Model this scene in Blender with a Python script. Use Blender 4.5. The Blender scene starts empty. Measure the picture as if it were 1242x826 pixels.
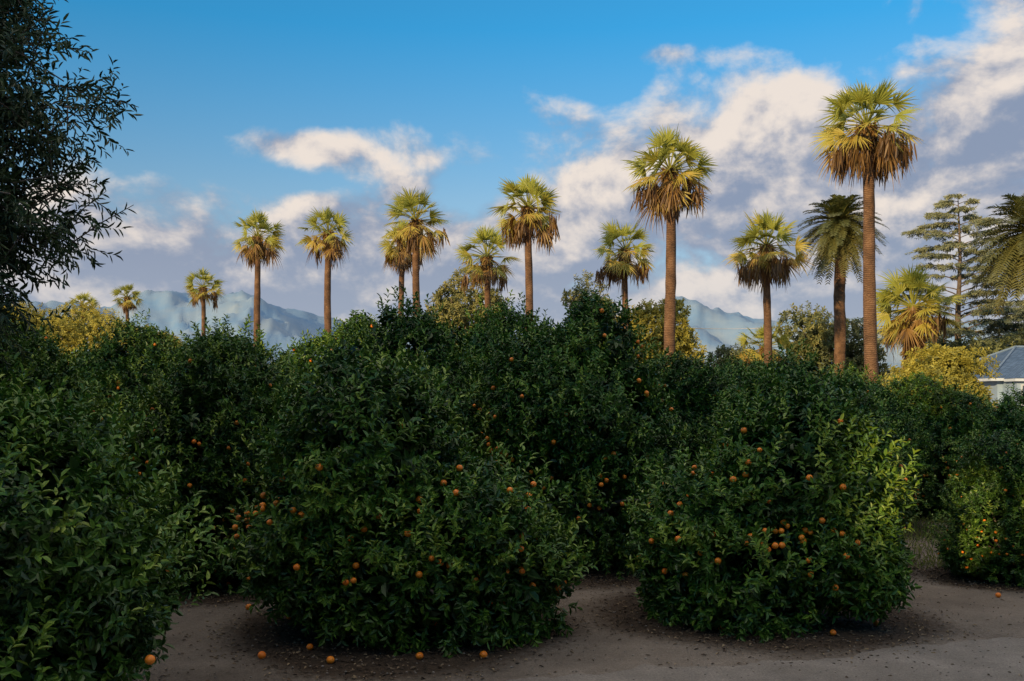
import bpy, bmesh, math, random
import numpy as np
from mathutils import Vector, noise as mnoise
R = np.random.default_rng(7)
random.seed(7)
scene = bpy.context.scene

# ------------------------------------------------------------------ helpers
def nrm(v):
    return v / np.maximum(np.linalg.norm(v, axis=-1, keepdims=True), 1e-9)

class SN:
    """cheap smooth vector noise, about -1..1"""
    def __init__(s, seed, freq, n=7):
        r = np.random.default_rng(seed)
        s.k = nrm(r.normal(size=(n, 3))) * freq * r.uniform(.6, 1.6, (n, 1))
        s.p = r.uniform(0, 6.28, n)
    def __call__(s, p):
        return np.sin(p @ s.k.T + s.p).sum(1) / math.sqrt(len(s.p)) * .8

def build(name, parts, mats, loc=(0, 0, 0), link=True):
    vs, li, ls, mi, ti, sm = [], [], [], [], [], []
    off = 0; loff = 0
    for (v, f, m, t, s) in parts:
        v = np.asarray(v, float); f = np.asarray(f, int)
        if len(v) == 0: continue
        vs.append(v)
        ti.append(np.broadcast_to(np.asarray(t, float), (len(v),)))
        k = f.shape[1]
        li.append((f + off).ravel())
        ls.append(loff + np.arange(len(f)) * k)
        mi.append(np.full(len(f), m)); sm.append(np.full(len(f), s))
        off += len(v); loff += len(f) * k
    vs = np.concatenate(vs); li = np.concatenate(li); ls = np.concatenate(ls)
    mi = np.concatenate(mi); ti = np.concatenate(ti); sm = np.concatenate(sm)
    me = bpy.data.meshes.new(name)
    me.vertices.add(len(vs)); me.vertices.foreach_set('co', vs.ravel().astype(np.float32))
    me.loops.add(len(li)); me.loops.foreach_set('vertex_index', li.astype(np.int32))
    me.polygons.add(len(ls)); me.polygons.foreach_set('loop_start', ls.astype(np.int32))
    me.polygons.foreach_set('material_index', mi.astype(np.int32))
    me.polygons.foreach_set('use_smooth', sm.astype(bool))
    a = me.attributes.new('tint', 'FLOAT', 'POINT')
    a.data.foreach_set('value', ti.astype(np.float32))
    for m in mats: me.materials.append(m)
    me.update(calc_edges=True); me.validate()
    if not link: return me
    ob = bpy.data.objects.new(name, me); ob.location = loc
    scene.collection.objects.link(ob)
    return ob

def place(name, me, loc, rot=0, sc=(1, 1, 1)):
    ob = bpy.data.objects.new(name, me)
    ob.location = loc; ob.rotation_euler = (0, 0, rot); ob.scale = sc
    scene.collection.objects.link(ob)
    return ob

def leaf_part(base, d, n, L, W, tint, mat, fold=.25, droop=.12):
    """pointed folded leaf : 6 verts, 2 quads"""
    N = len(base)
    d = nrm(d); s = nrm(np.cross(d, n)); n = np.cross(s, d)
    L = np.broadcast_to(L, (N,))[:, None]; W = np.broadcast_to(W, (N,))[:, None]
    up = n * W * fold
    g = n * L * droop
    b = base
    r1 = base + d * L * .28 + s * W * .46 + up
    r2 = base + d * L * .68 + s * W * .40 + up - g * .5
    t = base + d * L - g * 1.3
    l2 = base + d * L * .68 - s * W * .40 + up - g * .5
    l1 = base + d * L * .28 - s * W * .46 + up
    v = np.stack([b, r1, r2, t, l2, l1], 1).reshape(-1, 3)
    i = np.arange(N)[:, None] * 6
    f = np.concatenate([i + np.array([0, 1, 2, 3]), i + np.array([0, 3, 4, 5])])
    return (v, f, mat, np.repeat(tint, 6), False)

def twigs(c, d, tl, K, L, W, tint, mat, r, spread=.95, keep=.45, sag=.12, **kw):
    """rosettes/shoots of leaves: c,d (M,3)"""
    M = len(c); d = nrm(d)
    a = nrm(np.cross(d, r.normal(size=(M, 3)))); b = np.cross(d, a)
    k = np.tile(np.arange(K), M); ph = np.repeat(r.uniform(0, 6.28, M), K)
    ang = ph + k * 2.4 + r.normal(size=M * K) * .3
    A = np.repeat(a, K, 0); B = np.repeat(b, K, 0); D = np.repeat(d, K, 0); C = np.repeat(c, K, 0)
    t = (k + .5) / K
    rad = A * np.cos(ang)[:, None] + B * np.sin(ang)[:, None]
    ld = D * (keep + .5 * (t**3)[:, None]) + rad * spread + np.array([0, 0, -sag]) + r.normal(size=(M * K, 3)) * .2
    base = C + D * (t * np.repeat(np.broadcast_to(tl, (M,)), K))[:, None]
    n = D + np.array([0, 0, .5]) + r.normal(size=(M * K, 3)) * .25
    sz = r.uniform(.7, 1.2, M * K)
    tt = np.clip(np.repeat(tint, K) + r.normal(size=M * K) * .12, 0, 1)
    return leaf_part(base, ld, n, L * sz, W * sz * r.uniform(.85, 1.1, M * K), tt, mat, **kw)

def lobe_points(lobes, n, r, lo, hi, seed, amp=.12, gap=None, zmin=.12, fr=3.0, zmax=99):
    lobes = np.array(lobes, float)
    ar = (lobes[:, 3] * lobes[:, 4] + lobes[:, 4] * lobes[:, 5] + lobes[:, 3] * lobes[:, 5])
    sn = SN(seed, fr); gn = SN(seed + 5, fr * 1.7)
    P, D = [], []; tot = 0
    while tot < n:
        m = n * 2 + 50
        i = r.choice(len(lobes), m, p=ar / ar.sum())
        u = nrm(r.normal(size=(m, 3)))
        c = lobes[i, :3]; rr = lobes[i, 3:]
        s = r.uniform(lo, hi, m)
        q = c + rr * u * s[:, None]
        q = c + (q - c) * (1 + amp * sn(q))[:, None]
        ok = (q[:, 2] > zmin) & (q[:, 2] < zmax)
        for j in range(len(lobes)):
            e = (((q - lobes[j, :3]) / lobes[j, 3:])**2).sum(1)
            ok &= ~((e < (lo * .92)**2) & (i != j))
        if gap is not None: ok &= gn(q) < gap
        P.append(q[ok]); D.append(nrm(u / rr)[ok]); tot += ok.sum()
    return np.concatenate(P)[:n], np.concatenate(D)[:n]

def tube(pts, rad, sides=8, mat=0, tint=.5, jit=0, r=R):
    pts = np.asarray(pts, float); rad = np.broadcast_to(rad, (len(pts),))
    t = nrm(np.gradient(pts, axis=0))
    ref = np.array([0.0, 1.0, 0.02]) if abs(t[0, 1]) < .9 else np.array([1.0, 0, 0])
    a = nrm(np.cross(t, ref)); b = np.cross(t, a)
    th = np.linspace(0, 2 * math.pi, sides, endpoint=False)
    rr = rad[:, None] * (1 + jit * r.normal(size=(len(pts), sides)))
    v = pts[:, None] + (a[:, None] * np.cos(th)[None, :, None] + b[:, None] * np.sin(th)[None, :, None]) * rr[..., None]
    v = v.reshape(-1, 3)
    i = np.arange(len(pts) - 1)[:, None] * sides; j = np.arange(sides)[None]
    f = np.stack([i + j, i + (j + 1) % sides, i + sides + (j + 1) % sides, i + sides + j], -1).reshape(-1, 4)
    return (v, f, mat, tint, True)

def ico(sub):
    bm = bmesh.new(); bmesh.ops.create_icosphere(bm, subdivisions=sub, radius=1)
    v = np.array([x.co[:] for x in bm.verts]); f = np.array([[y.index for y in x.verts] for x in bm.faces]); bm.free()
    return v, f
ICO2 = ico(2); ICO3 = ico(3); ICO1 = ico(1)

def balls(c, rad, mat, tint, tmpl=ICO2, sq=None):
    v, f = tmpl; N = len(c); nv = len(v)
    rad = np.broadcast_to(rad, (N,))
    V = c[:, None] + v[None] * rad[:, None, None] * (1 if sq is None else np.asarray(sq))
    F = f[None] + (np.arange(N) * nv)[:, None, None]
    return (V.reshape(-1, 3), F.reshape(-1, 3), mat, np.repeat(np.broadcast_to(tint, (N,)), nv), True)

# ------------------------------------------------------------------ materials
def new_mat(name):
    m = bpy.data.materials.new(name); m.use_nodes = True
    nt = m.node_tree; b = nt.nodes['Principled BSDF']
    return m, nt, b

def ramp(nt, stops, interp='LINEAR'):
    n = nt.nodes.new('ShaderNodeValToRGB'); e = n.color_ramp.elements
    n.color_ramp.interpolation = interp
    while len(e) < len(stops): e.new(.5)
    for x, (p, c) in zip(e, stops):
        x.position = p; x.color = (*c, 1) if len(c) == 3 else c
    return n

def attr(nt, nm='tint'):
    n = nt.nodes.new('ShaderNodeAttribute'); n.attribute_name = nm; return n.outputs['Fac']

def noise(nt, scale, detail=5, rough=.55, coord='Object', dist=0):
    tc = nt.nodes.new('ShaderNodeTexCoord'); n = nt.nodes.new('ShaderNodeTexNoise')
    n.inputs['Scale'].default_value = scale; n.inputs['Detail'].default_value = detail
    n.inputs['Roughness'].default_value = rough; n.inputs['Distortion'].default_value = dist
    nt.links.new(tc.outputs[coord], n.inputs['Vector'])
    return n

def foliage_mat(name, stops, rough=.45, trans=.25, spec=.5):
    m, nt, b = new_mat(name)
    r = ramp(nt, stops); nt.links.new(attr(nt), r.inputs[0])
    nt.links.new(r.outputs[0], b.inputs['Base Color'])
    b.inputs['Roughness'].default_value = rough
    b.inputs['Specular IOR Level'].default_value = spec
    if trans <= 0: return m
    tr = nt.nodes.new('ShaderNodeBsdfTranslucent'); mx = nt.nodes.new('ShaderNodeMixShader')
    hs = nt.nodes.new('ShaderNodeHueSaturation'); hs.inputs['Value'].default_value = 1.4
    hs.inputs['Hue'].default_value = .485
    nt.links.new(r.outputs[0], hs.inputs['Color']); nt.links.new(hs.outputs[0], tr.inputs['Color'])
    mx.inputs[0].default_value = trans
    nt.links.new(b.outputs[0], mx.inputs[1]); nt.links.new(tr.outputs[0], mx.inputs[2])
    nt.links.new(mx.outputs[0], nt.nodes['Material Output'].inputs[0])
    return m

def noisy_mat(name, c1, c2, scale, rough=.85, bump=.3, c3=None, bscale=None):
    m, nt, b = new_mat(name)
    n = noise(nt, scale)
    st = [(.3, c1), (.7, c2)] if c3 is None else [(.28, c1), (.5, c2), (.72, c3)]
    r = ramp(nt, st); nt.links.new(n.outputs['Fac'], r.inputs[0])
    nt.links.new(r.outputs[0], b.inputs['Base Color']); b.inputs['Roughness'].default_value = rough
    n2 = noise(nt, bscale or scale * 3); bp = nt.nodes.new('ShaderNodeBump'); bp.inputs['Strength'].default_value = bump
    bp.inputs['Distance'].default_value = .05
    nt.links.new(n2.outputs['Fac'], bp.inputs['Height']); nt.links.new(bp.outputs[0], b.inputs['Normal'])
    return m

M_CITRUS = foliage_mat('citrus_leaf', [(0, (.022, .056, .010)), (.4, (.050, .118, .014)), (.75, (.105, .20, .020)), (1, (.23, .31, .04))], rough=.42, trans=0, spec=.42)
M_BARK = noisy_mat('citrus_bark', (.07, .052, .04), (.16, .13, .11), 12)
M_ORANGE = noisy_mat('orange_peel', (.80, .18, .008), (.9, .28, .015), 6, rough=.45, bump=.15, bscale=150)
M_SUMAC = foliage_mat('narrow_leaf', [(0, (.025, .045, .016)), (.6, (.055, .09, .028)), (1, (.10, .13, .045))], rough=.5, trans=0)
M_FAN = foliage_mat('fan_palm_leaf', [(0, (.10, .055, .025)), (.22, (.36, .21, .06)), (.42, (.50, .39, .08)), (.65, (.42, .39, .065)), (1, (.29, .32, .055))], rough=.5, trans=.32)
M_DATE = foliage_mat('date_palm_leaf', [(0, (.14, .10, .04)), (.3, (.16, .15, .04)), (1, (.075, .10, .03))], rough=.5, trans=.15)
M_SUNLEAF = foliage_mat('broad_leaf', [(0, (.10, .11, .03)), (.5, (.32, .30, .05)), (1, (.48, .42, .07))], rough=.6, trans=.25)
M_OLIVE = foliage_mat('olive_leaf', [(0, (.06, .08, .04)), (.6, (.16, .18, .06)), (1, (.30, .28, .09))], rough=.6, trans=.15)
M_CEDAR = foliage_mat('cedar_needles', [(0, (.08, .10, .06)), (.6, (.17, .20, .12)), (1, (.29, .30, .16))], rough=.7, trans=0)
M_DARKTREE = foliage_mat('added_shade_leaf', [(0, (.03, .05, .02)), (1, (.07, .10, .04))], rough=.6, trans=0)

def trunk_palm_mat():
    m, nt, b = new_mat('palm_trunk')
    tc = nt.nodes.new('ShaderNodeTexCoord'); w = nt.nodes.new('ShaderNodeTexWave')
    w.bands_direction = 'Z'; w.inputs['Scale'].default_value = 3.1; w.inputs['Distortion'].default_value = 6
    w.inputs['Detail'].default_value = 4; w.inputs['Detail Scale'].default_value = 2.0
    nt.links.new(tc.outputs['Object'], w.inputs['Vector'])
    n = noise(nt, 1.1, 8, .65)
    mx = nt.nodes.new('ShaderNodeMath'); mx.operation = 'MULTIPLY_ADD'; mx.inputs[1].default_value = .16
    nt.links.new(w.outputs['Fac'], mx.inputs[0]); nt.links.new(n.outputs['Fac'], mx.inputs[2])
    r = ramp(nt, [(.38, (.05, .028, .015)), (.6, (.16, .083, .04)), (.82, (.29, .17, .09))])
    nt.links.new(mx.outputs[0], r.inputs[0]); nt.links.new(r.outputs[0], b.inputs['Base Color'])
    b.inputs['Roughness'].default_value = .9
    bp = nt.nodes.new('ShaderNodeBump'); bp.inputs['Strength'].default_value = .6; bp.inputs['Distance'].default_value = .07
    nt.links.new(w.outputs['Fac'], bp.inputs['Height']); nt.links.new(bp.outputs[0], b.inputs['Normal'])
    return m
M_PTRUNK = trunk_palm_mat()
M_WOOD = noisy_mat('tree_bark', (.07, .05, .035), (.17, .13, .10), 5)

# ------------------------------------------------------------------ orange trees
def citrus_trunk(lobes, r, h):
    parts = []
    parts.append(tube([(0, 0, -.1), (.02, .01, .08), (.03, 0, .3), (.0, .02, .5)], [.15, .11, .09, .09], 9, 1, jit=.05))
    for j in range(9):
        a = j * 2.4 + r.uniform(-.3, .3); e = r.uniform(.35, 1.2)
        L = h * r.uniform(.4, .62)
        p = [(0, .0, .42)]
        d = np.array([math.cos(a) * math.cos(e), math.sin(a) * math.cos(e), math.sin(e)])
        for k in range(1, 6):
            q = np.array(p[-1]) + d * L / 5; d = nrm(d + r.normal(size=3) * .18); p.append(tuple(q))
        parts.append(tube(p, np.linspace(.055, .012, 6), 6, 1))
    return parts

def orange_tree_mesh(name, lobes, n, seed, fruit, h, LL=.088):
    r = np.random.default_rng(seed)
    lobes = list(lobes)
    base = np.array(lobes, float)
    for j in range(18):
        b = base[r.integers(len(base))]; u = nrm(r.normal(size=3)); u[2] = abs(u[2]) * .9 - .2
        c = b[:3] + b[3:] * u * .86; s = r.uniform(.25, .48) * (h / 3)**.5
        if c[2] > .45: lobes.append((*c, s, s, s * .9))
    P, D = lobe_points(lobes, n, r, .82, 1.05, seed, amp=.19, gap=.46)
    cl = SN(seed + 9, 2.2); cf = SN(seed + 3, 9)
    d = D * .8 + np.array([0, 0, .25]) + r.normal(size=D.shape) * .4
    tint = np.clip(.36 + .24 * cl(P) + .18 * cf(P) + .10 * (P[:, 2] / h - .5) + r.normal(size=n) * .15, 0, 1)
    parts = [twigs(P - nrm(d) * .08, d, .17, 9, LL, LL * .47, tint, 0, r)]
    # protruding new shoots
    m = n // 6
    P2, D2 = lobe_points(lobes, m, r, 1.02, 1.24, seed + 1, amp=.18)
    up = D2[:, 2] > -.2; P2, D2 = P2[up], D2[up]
    d2 = D2 * .7 + np.array([0, 0, .7]) + r.normal(size=D2.shape) * .3
    parts.append(twigs(P2 - nrm(d2) * .1, d2, .27, 10, LL, LL * .42, np.full(len(P2), .72) + r.normal(size=len(P2)) * .18, 0, r, spread=.8, keep=.7))
    # drooping skirt that trails towards the ground
    P4, D4 = lobe_points(lobes, n // 7, r, .78, 1.06, seed + 4, amp=.15, zmax=1.05)
    dz = r.uniform(0, .75, len(P4)) * np.clip(SN(seed + 6, 2.3)(P4) + .55, 0, 1.2)
    P4 = P4 + np.array([0, 0, -1]) * dz[:, None]; P4[:, 2] = np.maximum(P4[:, 2], r.uniform(.12, .26, len(P4)))
    d4 = D4 * .5 + np.array([0, 0, -.55]) + r.normal(size=D4.shape) * .3
    parts.append(twigs(P4, d4, .14, 9, LL, LL * .46, np.full(len(P4), .4) + r.normal(size=len(P4)) * .15, 0, r, sag=.3))
    # interior
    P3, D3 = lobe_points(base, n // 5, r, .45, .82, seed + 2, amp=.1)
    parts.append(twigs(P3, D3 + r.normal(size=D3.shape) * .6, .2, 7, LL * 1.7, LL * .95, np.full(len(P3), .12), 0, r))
    parts += citrus_trunk(lobes, r, h)
    # fruit, in loose groups and mostly low down
    Pf, Df = lobe_points(lobes, fruit * 5, r, .95, 1.03, seed, amp=.19)
    w = (np.exp(-((Pf[:, 2] / h - .32) / .33)**2) + .10) * (1.0 + SN(seed + 20, 2.6)(Pf)).clip(.12)**1.5
    idx = r.choice(len(Pf), fruit, replace=False, p=w / w.sum())
    Pf = Pf[idx] + Df[idx] * r.uniform(.0, .12, (fruit, 1)); Pf[:, 2] = np.maximum(Pf[:, 2], .08)
    parts.append(balls(Pf, r.uniform(.030, .039, fruit), 2, r.uniform(0, 1, fruit), sq=(1, 1, .95)))
    return build(name, parts, [M_CITRUS, M_BARK, M_ORANGE], link=False)

trees = []   # (x,y,r) for litter
def orange_tree(me, x, y, rot=0, sc=(1, 1, 1), r=1.7):
    trees.append((x, y, r))
    return place('orange_tree', me, (x, y, 0), rot, sc)

t1 = orange_tree_mesh('orange_tree_mesh', [(-.3, 0, 1.72, .96, 1.1, 1.10), (-.65, 0, .98, .93, 1.05, .8), (.72, -.1, 1.02, .90, 1.05, .74),
                                  (.2, -.35, .74, 1.25, .95, .62), (-.1, .3, 2.1, .58, .75, .68), (1.05, -.2, .68, .75, .8, .52)], 4700, 11, 165, 2.9)
orange_tree(t1, -1.3, 11.0)
t2 = orange_tree_mesh('orange_tree_mesh', [(.45, 0, 1.54, .86, 1.05, .92), (-.6, 0, 1.02, .82, 1.0, .74), (.68, -.1, .95, .74, .95, .72),
                                  (0, -.3, .70, 1.25, .95, .50), (.15, .2, 1.85, .48, .65, .50)], 4300, 23, 140, 2.6)
orange_tree(t2, 2.97, 11.8)
t3 = orange_tree_mesh('orange_tree_mesh', [(0, 0, 1.45, 1.33, 1.3, 1.02), (.25, .1, 1.0, 1.08, 1.2, .66), (-.5, 0, 1.85, 1, 1, .74), (.6, -.5, .75, .55, .6, .45)], 5200, 39, 12, 2.6, LL=.082)
orange_tree(t3, -4.05, 7.5, r=1.5)

def variant(seed, fruit=160):
    r = np.random.default_rng(seed)
    L = [(0, 0, 1.95, 1.38, 1.38, 1.50), (0, 0, 1.0, 1.45, 1.45, .82)]
    for j in range(7):
        a = j * 2.4 + r.uniform(-.5, .5); q = r.uniform(.7, 1.1); s = r.uniform(.55, .95)
        z = .8 + j * .34
        q *= 1 - .45 * (z / 3.4)**3
        L.append((q * math.cos(a), q * math.sin(a), z, s, s, s * r.uniform(.75, 1)))
    L.append((r.uniform(-.4, .4), 0, 3.15, .70, .70, .72))
    return orange_tree_mesh('orange_tree_mesh', L, 4800, seed, fruit, 3.9)
va, vb, vc = variant(101), variant(202), variant(303)
# (variant, x, y, rot, width scale, height scale)
rows = [
 (va, 1.05, 15.4, 0.4, .95, 1.03), (vb, -4.0, 13.9, 1.3, .80, .86), (vc, -1.9, 16.4, 2.2, .94, 1.05), (vb, -6.3, 12.6, 4.2, .76, .85),
 (vc, 4.7, 16.2, 5.0, .92, .84), (va, 7.2, 14.3, 2.8, .60, .52), (vb, 9.5, 18.2, 0.2, .72, .68), (vc, 8.6, 14.6, 3.9, .58, .50),
 (vb, -.3, 19.6, 3.2, 1.0, 1.10), (va, 3.3, 20.0, 4.1, .95, .86), (vc, -4.9, 17.8, .7, 1.0, .97), (va, -8.2, 16.4, 1.9, 1.0, .95),
 (va, -9.6, 12.8, 2.9, .9, .88), (vc, 6.9, 20.4, 1.1, .85, .80), (vb, -8.0, 21, 2.5, 1, 1.04), (va, -3.6, 22.5, .9, 1, 1.12),
 (vc, 1.6, 23.4, 5.4, 1, 1.08), (vb, 5.4, 23.6, 2.0, 1, .88), (va, 9.4, 22.8, 3.5, .9, .78), (vc, -12.2, 18.5, 3.3, 1, .96),
 (va, -12.5, 24, 4.4, 1, 1.0), (vc, -8.5, 26, 5.3, 1, 1.0), (vb, -4, 27.5, 1.6, 1, 1.1), (va, .5, 28, 2.6, 1, 1.05), (vb, 5, 28.4, .5, 1, .90),
 (vc, 9.2, 27.6, .3, .9, .86), (vb, 13.0, 23.5, .3, .8, .70), (vc, -16.5, 24, .3, 1, 1.0), (vb, -18, 30, .3, 1, 1.0), (vc, -12.8, 30, 1.3, 1, 1.0),
 (va, 16.5, 27.5, 2.3, .85, .66), (vc, 19.5, 31, 3.3, .9, .66), (vb, 14.2, 33, 4.3, .9, .75),
]
for v, x, y, ro, sw, sh in rows:
    orange_tree(v, x, y, ro, (sw, sw, sh), 1.75 * sw)

def bush(name, x, y, lobes, n, seed, mat, L=.1, W=.05, K=9, tl=.2, h=3, tint=.5, trunk=True):
    r = np.random.default_rng(seed)
    P, D = lobe_points(lobes, n, r, .8, 1.06, seed, amp=.2, gap=.6, zmin=.1, fr=4 / max(l[3] for l in lobes))
    cl = SN(seed + 9, 2.5)
    d = D * .8 + np.array([0, 0, .3]) + r.normal(size=D.shape) * .45
    t = np.clip(tint + .2 * cl(P) + r.normal(size=n) * .15, 0, 1)
    parts = [twigs(P, d, tl, K, L, W, t, 0, r)]
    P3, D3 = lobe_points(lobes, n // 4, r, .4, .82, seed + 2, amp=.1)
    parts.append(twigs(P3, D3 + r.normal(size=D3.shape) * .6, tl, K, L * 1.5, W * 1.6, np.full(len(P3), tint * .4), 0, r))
    if trunk:
        zt = max(l[2] for l in lobes)
        parts.append(tube([(0, 0, -.2), (.03 * h, 0, zt * .4), (0, .02 * h, zt * .8)], [h * .035, h * .026, h * .014], 8, 1))
        for l in lobes:
            c = np.array(l[:3]); parts.append(tube([(0.02 * h, 0, zt * .3), tuple(c * .5 + np.array([0, 0, zt * .15])), tuple(c)], [h * .016, h * .012, h * .005], 6, 1))
    return build(name, parts, [mat, M_WOOD], (x, y, 0))
bush('lemon_tree', 12.2, 28.5, [(0, 0, 2.3, 1.3, 1.3, 1.6), (-.6, .1, 1.5, 1, 1, 1.1), (.7, 0, 1.5, 1.1, 1, 1.2), (.1, 0, 3.3, .8, .8, .7)], 3000, 5, M_SUNLEAF, .11, .055, h=3.5, tint=.6)

# ------------------------------------------------------------------ near narrow-leaved tree at the left edge
def sumac():
    r = np.random.default_rng(5)
    lobes = [(0, 0, 6.3, 1.2, 1.3, 1.3), (.2, -.1, 5.3, 1.55, 1.3, .8), (.15, 0, 4.3, 1.6, 1.2, .85), (-.9, .3, 5.2, 1.5, 1.5, 2.0), (.1, .1, 7.5, 1.2, 1.2, 1.0), (-.3, 0, 3.6, 1.65, 1.1, .85)]
    n = 5600
    P, D = lobe_points(lobes, n, r, .62, 1.05, 55, amp=.20, gap=.5, zmin=2.7, fr=2.6)
    d = D * .9 + np.array([0, 0, -.05]) + r.normal(size=D.shape) * .5
    t = np.clip(.45 + r.normal(size=n) * .2, 0, 1)
    parts = [twigs(P - nrm(d) * .15, d, .34, 12, .10, .025, t, 0, r, spread=.75, keep=.75, sag=.25)]
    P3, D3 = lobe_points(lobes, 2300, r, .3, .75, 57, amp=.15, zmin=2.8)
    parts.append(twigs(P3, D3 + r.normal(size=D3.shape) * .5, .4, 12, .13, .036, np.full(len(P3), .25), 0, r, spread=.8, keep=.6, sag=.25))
    sel = np.arange(0, n, 6)
    for i in sel:
        c = P[i]; q = nrm(d[i:i + 1])[0]
        parts.append(tube([tuple(c - q * .5 + np.array([0, 0, -.05])), tuple(c - q * .1), tuple(c + q * .25)], [.008, .006, .003], 4, 1))
    parts.append(tube([(-.5, .2, -.1), (-.45, .15, 1.2), (-.3, .1, 2.6), (-.25, 0, 4.2), (-.1, 0, 6), (0, 0, 7.6)], [.2, .17, .14, .11, .07, .03], 10, 1, jit=.03))
    for j in range(26):
        z0 = r.uniform(2.4, 6.8); a = j * 2.4; e = r.uniform(.3, .9); L = r.uniform(1.0, 1.6)
        p = [np.array([-.28, .05, z0])]; dd = np.array([math.cos(a) * math.cos(e), math.sin(a) * math.cos(e), math.sin(e)])
        for k in range(5):
            p.append(p[-1] + dd * L / 5); dd = nrm(dd + r.normal(size=3) * .15 + np.array([0, 0, -.06]))
        parts.append(tube(p, np.linspace(.045, .008, 6), 6, 1))
    return build('african_sumac_tree', parts, [M_SUMAC, M_WOOD], (-5.82, 9.3, 0))
sumac()

# ------------------------------------------------------------------ palms
def strip(pts, side, w, mat, tint):
    """pts (N,S,3), side (N,3) or (N,S,3), w (N,S) -> quads"""
    N, S, _ = pts.shape
    if side.ndim == 2: side = np.repeat(side[:, None], S, 1)
    a = pts + side * w[..., None]; b = pts - side * w[..., None]
    v = np.stack([a, b], 2).reshape(-1, 3)
    i = (np.arange(N)[:, None] * S + np.arange(S - 1)[None]) * 2
    f = np.stack([i, i + 1, i + 3, i + 2], -1).reshape(-1, 4)
    return (v, f, mat, np.repeat(tint, S * 2), False)

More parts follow.
